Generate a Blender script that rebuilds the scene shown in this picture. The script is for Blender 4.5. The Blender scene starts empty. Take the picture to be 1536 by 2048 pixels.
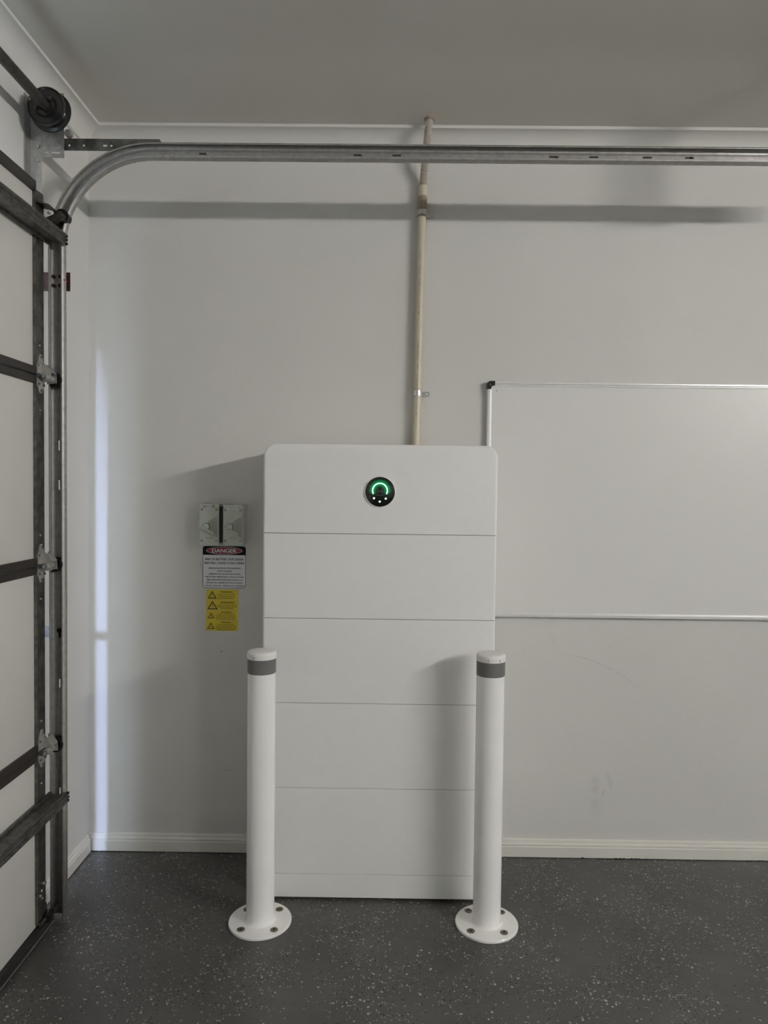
import bpy, bmesh, math, random
from mathutils import Matrix, Vector
PI = math.pi
random.seed(7)
SC = bpy.context.scene
COL = SC.collection

# ------------------------------------------------------------------ camera
def look_rotation(yaw, pitch, roll):
    cy, sy, cp, sp, cr, sr = math.cos(yaw), math.sin(yaw), math.cos(pitch), math.sin(pitch), math.cos(roll), math.sin(roll)
    B = Matrix(((1, 0, 0), (0, 0, -1), (0, 1, 0)))
    Ry = Matrix(((cy, 0, sy), (0, 1, 0), (-sy, 0, cy)))
    Rx = Matrix(((1, 0, 0), (0, cp, -sp), (0, sp, cp)))
    Rz = Matrix(((cr, -sr, 0), (sr, cr, 0), (0, 0, 1)))
    return Rz @ Rx @ Ry @ B
Rm = look_rotation(0.00668, 0.03177, 0.01174)
cam_data = bpy.data.cameras.new('camera')
cam_data.sensor_fit = 'VERTICAL'
cam_data.sensor_height = 24.0
cam_data.lens = 24.0 * 1420.0 / 2048.0
cam_data.clip_start = 0.05
cam = bpy.data.objects.new('camera', cam_data)
COL.objects.link(cam)
M4 = Matrix.Identity(4)
for i in range(3):
    M4[i][0] = Rm[0][i]
    M4[i][1] = -Rm[1][i]
    M4[i][2] = -Rm[2][i]
M4.translation = Vector((1.1283, -2.6631, 1.3877))
cam.matrix_world = M4
SC.camera = cam

# ------------------------------------------------------------------ world, daylight, exposure
world = bpy.data.worlds.new('world')
SC.world = world
world.use_nodes = True
wb = world.node_tree.nodes['Background']
wb.inputs[0].default_value = (0.64, 0.84, 1.0, 1)
wb.inputs[1].default_value = 10.0

sun_data = bpy.data.lights.new('daylight', 'SUN')
sun_data.energy = 2.3
sun_data.angle = math.radians(2.4)
sun_data.color = (0.52, 0.62, 1.0)
sun = bpy.data.objects.new('daylight', sun_data)
COL.objects.link(sun)
sun_dir = Vector((0.030, 1.0, -0.24)).normalized()
sun.rotation_euler = sun_dir.to_track_quat('-Z', 'Y').to_euler()
sun.location = (-1, -8, 3)

# sky light enters by the slit beside the closed door: guide the sampling there
for nm, sx, sy, loc in (('door_gap_portal', 0.07, 2.4, (0.02, -0.485, 1.2)),):
    pd = bpy.data.lights.new(nm, 'AREA')
    pd.shape = 'RECTANGLE'; pd.size = sx; pd.size_y = sy
    pd.cycles.is_portal = True
    po = bpy.data.objects.new(nm, pd)
    COL.objects.link(po)
    po.location = loc
    po.rotation_euler = (math.radians(90), 0, math.radians(180))

LAMP = 227.0          # radiance of the batten light's diffuser
vs = SC.view_settings
vs.view_transform = 'Standard'
vs.look = 'None'
vs.exposure = 0.0
vs.gamma = 1.0
vs.use_curve_mapping = False
SC.cycles.use_denoising = True
SC.cycles.max_bounces = 10
SC.cycles.diffuse_bounces = 7
SC.cycles.caustics_reflective = False
SC.cycles.caustics_refractive = False

# ------------------------------------------------------------------ material helpers
def mat(name, color, rough=0.5, metal=0.0, spec=0.5, coat=0.0, coat_rough=0.1,
        noise=0.0, nscale=20.0, bump=0.0, bscale=200.0, color2=None):
    m = bpy.data.materials.new(name)
    m.use_nodes = True
    nt = m.node_tree
    b = nt.nodes['Principled BSDF']
    b.inputs['Roughness'].default_value = rough
    b.inputs['Metallic'].default_value = metal
    b.inputs['Specular IOR Level'].default_value = spec
    b.inputs['Coat Weight'].default_value = coat
    b.inputs['Coat Roughness'].default_value = coat_rough
    tc = nt.nodes.new('ShaderNodeTexCoord')
    c2 = color2 if color2 else tuple(max(0, c * (1 - noise)) for c in color)
    n = nt.nodes.new('ShaderNodeTexNoise')
    n.inputs['Scale'].default_value = nscale
    n.inputs['Detail'].default_value = 5
    nt.links.new(tc.outputs['Object'], n.inputs['Vector'])
    r = nt.nodes.new('ShaderNodeValToRGB')
    r.color_ramp.elements[0].position = 0.35
    r.color_ramp.elements[1].position = 0.65
    r.color_ramp.elements[0].color = (*c2, 1)
    r.color_ramp.elements[1].color = (*color, 1)
    nt.links.new(n.outputs['Fac'], r.inputs['Fac'])
    nt.links.new(r.outputs['Color'], b.inputs['Base Color'])
    if bump > 0:
        n2 = nt.nodes.new('ShaderNodeTexNoise')
        n2.inputs['Scale'].default_value = bscale
        n2.inputs['Detail'].default_value = 3
        nt.links.new(tc.outputs['Object'], n2.inputs['Vector'])
        bp = nt.nodes.new('ShaderNodeBump')
        bp.inputs['Strength'].default_value = bump
        bp.inputs['Distance'].default_value = 0.002
        nt.links.new(n2.outputs['Fac'], bp.inputs['Height'])
        nt.links.new(bp.outputs['Normal'], b.inputs['Normal'])
    m['ramp'] = r.name
    return m

def emis(name, color, strength):
    m = bpy.data.materials.new(name)
    m.use_nodes = True
    b = m.node_tree.nodes['Principled BSDF']
    b.inputs['Base Color'].default_value = (*color, 1)
    b.inputs['Emission Color'].default_value = (*color, 1)
    b.inputs['Emission Strength'].default_value = strength
    return m

def stain(m, spots, color):
    """soft scuffs of their own shape on a wall: (x, z, half width, half height, angle, strength), in the X-Z plane"""
    nt = m.node_tree
    b = nt.nodes['Principled BSDF']
    src = nt.nodes[m['ramp']].outputs['Color']
    tc = [n for n in nt.nodes if n.type == 'TEX_COORD'][0]
    wob = nt.nodes.new('ShaderNodeTexNoise')
    wob.inputs['Scale'].default_value = 45
    wob.inputs['Detail'].default_value = 4
    nt.links.new(tc.outputs['Object'], wob.inputs['Vector'])
    total = None
    for (x, z, hw, hh, a, s) in spots:
        mp = nt.nodes.new('ShaderNodeMapping')
        mp.vector_type = 'TEXTURE'
        mp.inputs['Location'].default_value = (x, 0, z)
        mp.inputs['Rotation'].default_value = (0, -a, 0)
        mp.inputs['Scale'].default_value = (hw, 1000.0, hh)
        nt.links.new(tc.outputs['Object'], mp.inputs['Vector'])
        ln = nt.nodes.new('ShaderNodeVectorMath')
        ln.operation = 'LENGTH'
        nt.links.new(mp.outputs[0], ln.inputs[0])
        mr = nt.nodes.new('ShaderNodeMapRange')
        mr.inputs['From Min'].default_value = 1.0
        mr.inputs['From Max'].default_value = 0.35
        mr.inputs['To Min'].default_value = 0.0
        mr.inputs['To Max'].default_value = s
        nt.links.new(ln.outputs['Value'], mr.inputs['Value'])
        if total is None:
            total = mr.outputs[0]
        else:
            ad = nt.nodes.new('ShaderNodeMath')
            ad.operation = 'MAXIMUM'
            nt.links.new(total, ad.inputs[0])
            nt.links.new(mr.outputs[0], ad.inputs[1])
            total = ad.outputs[0]
    mu = nt.nodes.new('ShaderNodeMath')
    mu.operation = 'MULTIPLY'
    w2 = nt.nodes.new('ShaderNodeMapRange')
    w2.inputs['From Min'].default_value = 0.3
    w2.inputs['From Max'].default_value = 0.6
    nt.links.new(wob.outputs['Fac'], w2.inputs['Value'])
    nt.links.new(total, mu.inputs[0])
    nt.links.new(w2.outputs[0], mu.inputs[1])
    mx = nt.nodes.new('ShaderNodeMix')
    mx.data_type = 'RGBA'
    nt.links.new(mu.outputs[0], mx.inputs[0])
    nt.links.new(src, mx.inputs[6])
    mx.inputs[7].default_value = (*color, 1)
    nt.links.new(mx.outputs[2], b.inputs['Base Color'])

# ------------------------------------------------------------------ materials
M = {}
M['wall'] = mat('wall_paint', (0.70, 0.685, 0.665), 0.55, noise=0.03, nscale=2.5, bump=0.35, bscale=170, spec=0.3)
scuffs = [(0.502, 0.768, 0.006, 0.005, 0, 0.7), (0.531, 0.3145, 0.018, 0.004, 0.1, 0.45),
          (1.923, 0.277, 0.018, 0.045, 0.0, 0.2), (1.975, 0.30, 0.012, 0.05, 0.3, 0.17), (1.952, 0.240, 0.005, 0.035, -0.45, 0.3), (1.93, 0.20, 0.03, 0.05, 0.0, 0.1),
          (0.02, 0.85, 0.004, 0.004, 0, 0.6), (1.75, 0.83, 0.02, 0.03, 0.2, 0.08)]
for k in range(12):
    t = k / 11
    scuffs.append((1.80 + 0.27 * t, 0.775 - 0.03 * t - 0.085 * t * t, 0.02, 0.0045, -0.12 - 0.5 * t, 0.12 + 0.06 * math.sin(3 * t)))
stain(M['wall'], scuffs, (0.22, 0.20, 0.20))
M['render_wall'] = mat('grey_green_render', (0.48, 0.56, 0.55), 0.8, noise=0.1, nscale=6, bump=0.2, bscale=120)
M['ceiling'] = mat('ceiling_paint', (0.68, 0.655, 0.615), 0.8, noise=0.03, nscale=3, bump=0.1, bscale=180, spec=0.2)
M['cornice'] = mat('cornice_paint', (0.70, 0.68, 0.655), 0.55, noise=0.02, nscale=4, spec=0.3)
M['trim'] = mat('skirting_enamel', (0.77, 0.745, 0.70), 0.3, noise=0.04, nscale=9, bump=0.05, bscale=60)
M['raw_wood'] = mat('raw_timber', (0.52, 0.34, 0.22), 0.8, noise=0.5, nscale=80)
M['cabinet'] = mat('cabinet_powdercoat', (0.87, 0.86, 0.85), 0.42, noise=0.015, nscale=30, bump=0.08, bscale=900)
M['cabinet_dark'] = mat('cabinet_underside', (0.16, 0.16, 0.155), 0.7, noise=0.2)
M['bollard'] = mat('bollard_powdercoat', (0.92, 0.91, 0.90), 0.16, noise=0.02, nscale=8, bump=0.03, bscale=60)
M['bollard_cap'] = mat('bollard_cap_plastic', (0.80, 0.785, 0.775), 0.42, noise=0.02, nscale=30)
M['band'] = mat('reflective_band', (0.17, 0.165, 0.16), 0.5, noise=0.12, nscale=240)
M['bolt_brown'] = mat('zinc_plated_anchor', (0.27, 0.23, 0.17), 0.4, metal=0.7, noise=0.4, nscale=150)
M['dark_hole'] = mat('dark_recess', (0.02, 0.018, 0.016), 0.7, noise=0.2)
M['galv'] = mat('galvanised_steel', (0.53, 0.515, 0.49), 0.40, metal=0.6, noise=0.2, nscale=55, bump=0.1, bscale=140)
M['rail'] = mat('rolled_galvanised_rail', (0.44, 0.425, 0.405), 0.52, metal=0.7, noise=0.18, nscale=55, bump=0.06, bscale=140)
M['galv_dark'] = mat('weathered_galvanised_steel', (0.19, 0.185, 0.17), 0.45, metal=0.8, noise=0.5, nscale=38, bump=0.15, bscale=120)
M['galv_light'] = mat('bright_galvanised_steel', (0.46, 0.45, 0.43), 0.4, metal=0.7, noise=0.25, nscale=60)
M['zinc'] = mat('bright_zinc', (0.75, 0.73, 0.70), 0.25, metal=1.0, noise=0.15, nscale=200)
M['brown_rail'] = mat('dark_brown_steel', (0.030, 0.024, 0.021), 0.45, noise=0.25, nscale=14)
M['black'] = mat('black_enamel', (0.012, 0.011, 0.011), 0.25, noise=0.2, nscale=40)
M['shaft'] = mat('shaft_steel', (0.085, 0.072, 0.064), 0.45, metal=0.5, noise=0.35, nscale=60)
M['red_steel'] = mat('red_primed_steel', (0.09, 0.035, 0.03), 0.5, metal=0.3, noise=0.5, nscale=90)
M['red_paint'] = mat('red_marker_paint', (0.40, 0.06, 0.05), 0.5, noise=0.3, nscale=200)
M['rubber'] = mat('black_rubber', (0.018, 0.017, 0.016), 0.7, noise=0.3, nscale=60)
M['door_skin'] = mat('door_panel_enamel', (0.74, 0.715, 0.69), 0.5, noise=0.04, nscale=5, bump=0.05, bscale=220)
M['conduit'] = mat('beige_conduit', (0.62, 0.56, 0.44), 0.38, noise=0.06, nscale=30)
M['flex'] = mat('beige_flexible_conduit', (0.50, 0.45, 0.385), 0.45, noise=0.1, nscale=60)
M['coupling'] = mat('brown_conduit_glue', (0.40, 0.32, 0.24), 0.5, noise=0.35, nscale=70)
M['board'] = mat('whiteboard_enamel', (0.78, 0.765, 0.75), 0.32, spec=0.25, noise=0.012, nscale=3)
M['alu'] = mat('white_anodised_aluminium', (0.80, 0.79, 0.78), 0.3, metal=0.25, noise=0.04, nscale=40)
M['switch'] = mat('grey_switch_plastic', (0.56, 0.59, 0.53), 0.38, noise=0.05, nscale=60)
M['switch_mid'] = mat('grey_switch_recess', (0.36, 0.385, 0.34), 0.5, noise=0.06, nscale=60)
M['switch_text'] = mat('switch_print', (0.10, 0.10, 0.09), 0.6, noise=0.1)
M['white_label'] = mat('white_label', (0.74, 0.745, 0.75), 0.4, noise=0.02, nscale=50)
M['sign_black'] = mat('sign_black_print', (0.008, 0.008, 0.010), 0.45, spec=0.15, noise=0.1)
M['sign_red'] = mat('sign_red_print', (0.30, 0.025, 0.04), 0.4, noise=0.1)
M['sign_white'] = mat('sign_white_vinyl', (0.82, 0.84, 0.87), 0.35, noise=0.02, nscale=50)
M['yellow'] = mat('yellow_vinyl', (0.78, 0.62, 0.04), 0.35, noise=0.08, nscale=30)
M['yellow_print'] = mat('brown_black_print', (0.05, 0.035, 0.012), 0.4, noise=0.1)
M['glass_black'] = mat('display_glass', (0.008, 0.009, 0.009), 0.12, noise=0.1)
M['light_ring'] = emis('green_light_ring', (0.40, 1.0, 0.62), 1.6)
M['white_dot'] = emis('indicator_white', (0.80, 1.0, 0.92), 0.95)
M['logo'] = mat('display_logo', (0.09, 0.11, 0.095), 0.3, noise=0.05)
M['lamp_body'] = mat('lamp_housing', (0.8, 0.8, 0.8), 0.4, noise=0.02)
M['lamp_glow'] = emis('lamp_diffuser', (1.0, 0.957, 0.925), LAMP)
M['concrete'] = mat('concrete_apron', (0.42, 0.41, 0.39), 0.8, noise=0.2, nscale=8)

def display_material():
    """backlit black display: green light bleeding out around the lit arc"""
    m = M['glass_black']
    nt = m.node_tree
    b = nt.nodes['Principled BSDF']
    tc = [n for n in nt.nodes if n.type == 'TEX_COORD'][0]
    sub = nt.nodes.new('ShaderNodeVectorMath')
    sub.operation = 'SUBTRACT'
    sub.inputs[1].default_value = (0, 0, 0.004)
    nt.links.new(tc.outputs['Object'], sub.inputs[0])
    mp = nt.nodes.new('ShaderNodeVectorMath')
    mp.operation = 'MULTIPLY'
    mp.inputs[1].default_value = (1, 0, 1)
    nt.links.new(sub.outputs[0], mp.inputs[0])
    ln = nt.nodes.new('ShaderNodeVectorMath')
    ln.operation = 'LENGTH'
    nt.links.new(mp.outputs[0], ln.inputs[0])
    d = nt.nodes.new('ShaderNodeMath'); d.operation = 'SUBTRACT'; d.inputs[1].default_value = 0.0243
    nt.links.new(ln.outputs['Value'], d.inputs[0])
    ab = nt.nodes.new('ShaderNodeMath'); ab.operation = 'ABSOLUTE'
    nt.links.new(d.outputs[0], ab.inputs[0])
    mr = nt.nodes.new('ShaderNodeMapRange'); mr.interpolation_type = 'SMOOTHERSTEP'
    mr.inputs['From Min'].default_value = 0.017; mr.inputs['From Max'].default_value = 0.0
    mr.inputs['To Min'].default_value = 0.0; mr.inputs['To Max'].default_value = 0.22
    nt.links.new(ab.outputs[0], mr.inputs['Value'])
    sx = nt.nodes.new('ShaderNodeSeparateXYZ')
    nt.links.new(tc.outputs['Object'], sx.inputs[0])
    mz = nt.nodes.new('ShaderNodeMapRange'); mz.interpolation_type = 'SMOOTHERSTEP'
    mz.inputs['From Min'].default_value = -0.013; mz.inputs['From Max'].default_value = 0.006
    nt.links.new(sx.outputs['Z'], mz.inputs['Value'])
    mu = nt.nodes.new('ShaderNodeMath'); mu.operation = 'MULTIPLY'
    nt.links.new(mr.outputs[0], mu.inputs[0]); nt.links.new(mz.outputs[0], mu.inputs[1])
    b.inputs['Emission Color'].default_value = (0.0, 1.0, 0.28, 1)
    nt.links.new(mu.outputs[0], b.inputs['Emission Strength'])
display_material()

def floor_material():
    m = bpy.data.materials.new('flake_epoxy_floor')
    m.use_nodes = True
    nt = m.node_tree
    N, L = nt.nodes, nt.links
    b = N['Principled BSDF']
    tc = N.new('ShaderNodeTexCoord')
    wn = N.new('ShaderNodeTexNoise'); wn.inputs['Scale'].default_value = 70; wn.inputs['Detail'].default_value = 2
    L.new(tc.outputs['Object'], wn.inputs['Vector'])
    sc = N.new('ShaderNodeVectorMath'); sc.operation = 'SCALE'; sc.inputs['Scale'].default_value = 0.010
    L.new(wn.outputs['Color'], sc.inputs[0])
    ad = N.new('ShaderNodeVectorMath'); ad.operation = 'ADD'
    L.new(tc.outputs['Object'], ad.inputs[0]); L.new(sc.outputs[0], ad.inputs[1])
    base = N.new('ShaderNodeTexNoise'); base.inputs['Scale'].default_value = 4.5; base.inputs['Detail'].default_value = 10; base.inputs['Roughness'].default_value = 0.62
    L.new(tc.outputs['Object'], base.inputs['Vector'])
    rb = N.new('ShaderNodeValToRGB')
    rb.color_ramp.elements[0].position = 0.3; rb.color_ramp.elements[0].color = (0.064, 0.062, 0.058, 1)
    rb.color_ramp.elements[1].position = 0.7; rb.color_ramp.elements[1].color = (0.104, 0.100, 0.094, 1)
    L.new(base.outputs['Fac'], rb.inputs['Fac'])
    prev = rb.outputs['Color']
    dens = N.new('ShaderNodeTexNoise'); dens.inputs['Scale'].default_value = 5.0; dens.inputs['Detail'].default_value = 3
    L.new(tc.outputs['Object'], dens.inputs['Vector'])
    def flakes(prev, scale, off, thr_lo, thr_hi, size, col):
        mp = N.new('ShaderNodeMapping'); mp.inputs['Location'].default_value = (off, off * 1.7, 0)
        mp.inputs['Scale'].default_value = (1, 1, 0)
        L.new(ad.outputs[0], mp.inputs['Vector'])
        v = N.new('ShaderNodeTexVoronoi'); v.inputs['Scale'].default_value = scale; v.voronoi_dimensions = '2D'
        L.new(mp.outputs[0], v.inputs['Vector'])
        sp = N.new('ShaderNodeSeparateColor'); L.new(v.outputs['Color'], sp.inputs[0])
        # how many of the cells hold a flake varies over the floor
        dm = N.new('ShaderNodeMapRange'); dm.inputs['From Min'].default_value = 0.35; dm.inputs['From Max'].default_value = 0.68
        dm.inputs['To Min'].default_value = thr_lo; dm.inputs['To Max'].default_value = thr_hi
        L.new(dens.outputs['Fac'], dm.inputs['Value'])
        lt = N.new('ShaderNodeMath'); lt.operation = 'LESS_THAN'
        L.new(sp.outputs[0], lt.inputs[0]); L.new(dm.outputs[0], lt.inputs[1])
        # flake radius differs from cell to cell
        rs = N.new('ShaderNodeMapRange'); rs.inputs['To Min'].default_value = size * 0.45; rs.inputs['To Max'].default_value = size
        L.new(sp.outputs[1], rs.inputs['Value'])
        ds = N.new('ShaderNodeMath'); ds.operation = 'LESS_THAN'
        L.new(v.outputs['Distance'], ds.inputs[0]); L.new(rs.outputs[0], ds.inputs[1])
        mu = N.new('ShaderNodeMath'); mu.operation = 'MULTIPLY'
        L.new(lt.outputs[0], mu.inputs[0]); L.new(ds.outputs[0], mu.inputs[1])
        mx = N.new('ShaderNodeMix'); mx.data_type = 'RGBA'
        L.new(mu.outputs[0], mx.inputs[0]); L.new(prev, mx.inputs[6]); mx.inputs[7].default_value = (*col, 1)
        return mx.outputs[2]
    prev = flakes(prev, 260, 3.1, 0.10, 0.50, 0.32, (0.125, 0.12, 0.115))
    prev = flakes(prev, 130, 0.0, 0.02, 0.24, 0.35, (0.33, 0.32, 0.30))
    prev = flakes(prev, 85, 9.2, 0.005, 0.11, 0.30, (0.44, 0.43, 0.40))
    prev = flakes(prev, 115, 5.3, 0.02, 0.20, 0.33, (0.016, 0.015, 0.015))
    L.new(prev, b.inputs['Base Color'])
    b.inputs['Roughness'].default_value = 0.38
    b.inputs['Specular IOR Level'].default_value = 0.45
    bp = N.new('ShaderNodeBump'); bp.inputs['Strength'].default_value = 0.15; bp.inputs['Distance'].default_value = 0.002
    bn = N.new('ShaderNodeTexNoise'); bn.inputs['Scale'].default_value = 60; bn.inputs['Detail'].default_value = 4
    L.new(tc.outputs['Object'], bn.inputs['Vector'])
    L.new(bn.outputs['Fac'], bp.inputs['Height']); L.new(bp.outputs['Normal'], b.inputs['Normal'])
    return m
M['floor'] = floor_material()

# ------------------------------------------------------------------ mesh helpers
def finish(name, bm, m, parent=None, loc=(0, 0, 0), smooth=None):
    me = bpy.data.meshes.new(name)
    bmesh.ops.recalc_face_normals(bm, faces=bm.faces[:])
    bm.to_mesh(me); bm.free()
    me.materials.append(m)
    if smooth:
        for p in me.polygons:
            p.use_smooth = True
        me.set_sharp_from_angle(angle=math.radians(smooth))
    o = bpy.data.objects.new(name, me)
    COL.objects.link(o)
    o.location = loc
    o.parent = parent
    return o

def tag(o, label=None, cat=None, group=None, kind=None):
    if label: o['label'] = label
    if cat: o['category'] = cat
    if group: o['group'] = group
    if kind: o['kind'] = kind
    return o

def empty(name, loc, label, cat, group=None):
    o = bpy.data.objects.new(name, None)
    o.empty_display_size = 0.05
    COL.objects.link(o)
    o.location = loc
    return tag(o, label, cat, group)

def add_box(bm, x0, x1, y0, y1, z0, z1, bevel=0.0, seg=2):
    v = [bm.verts.new((x, y, z)) for x in (x0, x1) for y in (y0, y1) for z in (z0, z1)]
    f = [bm.faces.new([v[i] for i in q]) for q in ((0, 1, 3, 2), (4, 6, 7, 5), (0, 4, 5, 1), (2, 3, 7, 6), (0, 2, 6, 4), (1, 5, 7, 3))]
    if bevel > 0:
        es = list({e for q in f for e in q.edges})
        bmesh.ops.bevel(bm, geom=es, offset=bevel, segments=seg, profile=0.5, affect='EDGES')

def box(name, x0, x1, y0, y1, z0, z1, m, parent=None, bevel=0.0, seg=2):
    """box in world coordinates; the object's origin stays at the parent's origin"""
    bm = bmesh.new()
    ox = oy = oz = 0
    if parent is not None:
        w = wloc(parent); ox, oy, oz = w
    add_box(bm, x0 - ox, x1 - ox, y0 - oy, y1 - oy, z0 - oz, z1 - oz, bevel, seg)
    return finish(name, bm, m, parent, smooth=40 if bevel else None)

def wloc(o):
    p = Vector((0, 0, 0))
    while o is not None:
        p += o.location
        o = o.parent
    return p

def add_cyl(bm, p0, p1, r0, r1=None, n=24, caps=True):
    r1 = r0 if r1 is None else r1
    p0, p1 = Vector(p0), Vector(p1)
    d = (p1 - p0).normalized()
    a = d.orthogonal().normalized()
    c = d.cross(a)
    A = [bm.verts.new(p0 + r0 * (math.cos(2 * PI * i / n) * a + math.sin(2 * PI * i / n) * c)) for i in range(n)]
    B = [bm.verts.new(p1 + r1 * (math.cos(2 * PI * i / n) * a + math.sin(2 * PI * i / n) * c)) for i in range(n)]
    for i in range(n):
        bm.faces.new((A[i], A[(i + 1) % n], B[(i + 1) % n], B[i]))
    if caps:
        bm.faces.new(A); bm.faces.new(B)

def cyl(name, p0, p1, r0, m, parent=None, r1=None, n=24):
    w = wloc(parent) if parent is not None else Vector((0, 0, 0))
    bm = bmesh.new()
    add_cyl(bm, Vector(p0) - w, Vector(p1) - w, r0, r1, n)
    return finish(name, bm, m, parent, smooth=40)

def add_lathe(bm, prof, n=48, axis='Z', off=(0, 0, 0)):
    """prof: list of (r, h); r = 0 closes"""
    off = Vector(off)
    rings = []
    for r, h in prof:
        ring = []
        cnt = 1 if r < 1e-7 else n
        for i in range(cnt):
            t = 2 * PI * i / n
            if axis == 'Z': p = Vector((r * math.cos(t), r * math.sin(t), h))
            else: p = Vector((r * math.cos(t), h, r * math.sin(t)))     # about Y
            ring.append(bm.verts.new(p + off))
        rings.append(ring)
    for A, B in zip(rings, rings[1:]):
        if len(A) == 1 and len(B) == 1: continue
        for i in range(n):
            j = (i + 1) % n
            if len(A) == 1: bm.faces.new((A[0], B[j], B[i]))
            elif len(B) == 1: bm.faces.new((A[i], A[j], B[0]))
            else: bm.faces.new((A[i], A[j], B[j], B[i]))

def lathe(name, prof, m, parent=None, n=48, axis='Z', off=(0, 0, 0), smooth=35):
    bm = bmesh.new()
    add_lathe(bm, prof, n, axis, off)
    return finish(name, bm, m, parent, smooth=smooth)

def add_prism(bm, pts, fixed, d0, d1, plane='XZ'):
    """polygon (a, b) extruded along the third axis from d0 to d1"""
    def P(a, b, d):
        return {'XZ': (a, d, b), 'YZ': (d, a, b), 'XY': (a, b, d)}[plane]
    A = [bm.verts.new(P(a, b, d0)) for a, b in pts]
    B = [bm.verts.new(P(a, b, d1)) for a, b in pts]
    n = len(pts)
    bm.faces.new(A); bm.faces.new(B)
    for i in range(n):
        bm.faces.new((A[i], A[(i + 1) % n], B[(i + 1) % n], B[i]))

def prism(name, pts, d0, d1, m, parent=None, plane='XZ', smooth=None):
    w = wloc(parent) if parent is not None else Vector((0, 0, 0))
    ia, ib, ic = {'XZ': (0, 2, 1), 'YZ': (1, 2, 0), 'XY': (0, 1, 2)}[plane]
    bm = bmesh.new()
    add_prism(bm, [(a - w[ia], b - w[ib]) for a, b in pts], None, d0 - w[ic], d1 - w[ic], plane)
    return finish(name, bm, m, parent, smooth=smooth)

def grid_plate(name, xs, zs, missing, y, thick, m, parent):
    """sheet in the X-Z plane with cut-out cells"""
    w = wloc(parent)
    bm = bmesh.new()
    V = {}
    def g(i, j):
        if (i, j) not in V: V[(i, j)] = bm.verts.new((xs[i] - w[0], y - w[1], zs[j] - w[2]))
        return V[(i, j)]
    for i in range(len(xs) - 1):
        for j in range(len(zs) - 1):
            if (i, j) in missing: continue
            bm.faces.new((g(i, j), g(i + 1, j), g(i + 1, j + 1), g(i, j + 1)))
    o = finish(name, bm, m, parent)
    s = o.modifiers.new('sheet', 'SOLIDIFY'); s.thickness = thick; s.offset = 0
    return o

def rrect(x0, x1, z0, z1, r, n=8):
    pts = []
    for cx, cz, a0 in ((x1 - r, z1 - r, 0), (x0 + r, z1 - r, PI / 2), (x0 + r, z0 + r, PI), (x1 - r, z0 + r, 3 * PI / 2)):
        for k in range(n + 1):
            a = a0 + PI / 2 * k / n
            pts.append((cx + r * math.cos(a), cz + r * math.sin(a)))
    return pts

def text(name, body, cx, cz, height, width, y, m, parent, bold=0.0, align='CENTER'):
    """flat lettering facing -Y; cap height and line width in metres"""
    cu = bpy.data.curves.new('txt', 'FONT')
    cu.body = body
    cu.size = 1.0
    cu.resolution_u = 3
    cu.extrude = 0.0
    cu.fill_mode = 'FRONT'
    tmp = bpy.data.objects.new('txt', cu)
    COL.objects.link(tmp)
    bpy.context.view_layer.update()
    me = bpy.data.meshes.new_from_object(tmp.evaluated_get(bpy.context.evaluated_depsgraph_get()))
    COL.objects.unlink(tmp)
    bpy.data.objects.remove(tmp); bpy.data.curves.remove(cu)
    xs = [v.co.x for v in me.vertices]; ys = [v.co.y for v in me.vertices]
    if not xs: return None
    x0, x1 = min(xs), max(xs)
    sx = width / (x1 - x0); sz = height / 0.70
    w = wloc(parent)
    for v in me.vertices:
        v.co = Vector(((v.co.x - (x0 + x1) / 2) * sx + cx - w[0], y - w[1], (v.co.y - 0.35) * sz + cz - w[2]))
    if bold > 0:                       # heavier strokes: the same outlines again, a hair to each side
        bmt = bmesh.new(); bmt.from_mesh(me)
        base = bmt.faces[:]
        for sgn in (-1, 1):
            dup = bmesh.ops.duplicate(bmt, geom=base)
            bmesh.ops.translate(bmt, verts=[g for g in dup['geom'] if isinstance(g, bmesh.types.BMVert)], vec=(sgn * bold * sz * 0.75, -0.00002 * sgn, sgn * bold * sz * 0.25))
        bmt.to_mesh(me); bmt.free()
    me.name = name
    me.materials.clear(); me.materials.append(m)
    for p in me.polygons: p.use_smooth = False
    o = bpy.data.objects.new(name, me)
    COL.objects.link(o); o.parent = parent
    return o

def copy_part(o, parent, loc=None):
    c = o.copy(); COL.objects.link(c); c.parent = parent
    if loc is not None: c.location = loc
    for ch in [k for k in bpy.data.objects if k.parent == o]:
        d = ch.copy(); COL.objects.link(d); d.parent = c
    return c

# ------------------------------------------------------------------ room shell
RX, RY, H = 7.2, -5.8, 2.70
OPEN0, OPEN1, HEAD = -0.62, -5.30, 2.30
def structure(o): o['kind'] = 'structure'; return o
structure(box('floor', -0.03, RX, RY, 0.0, -0.12, 0.0, M['floor']))
structure(box('ceiling', -0.03, RX + 0.1, RY - 0.1, 0.1, H, H + 0.1, M['ceiling']))
structure(box('wall_back', -0.03, RX + 0.1, 0.0, 0.1, -0.12, H, M['wall']))
structure(box('wall_right', RX, RX + 0.1, RY, 0.0, -0.12, H, M['render_wall']))
structure(box('wall_front', -0.03, RX + 0.1, RY - 0.1, RY, -0.12, H, M['render_wall']))
bm = bmesh.new()
add_box(bm, -0.03, 0, OPEN0, 0, 0, H)
add_box(bm, -0.03, 0, OPEN1, OPEN0, HEAD, H)
add_box(bm, -0.03, 0, RY, OPEN1, 0, H)
structure(finish('wall_left', bm, M['wall']))

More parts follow.
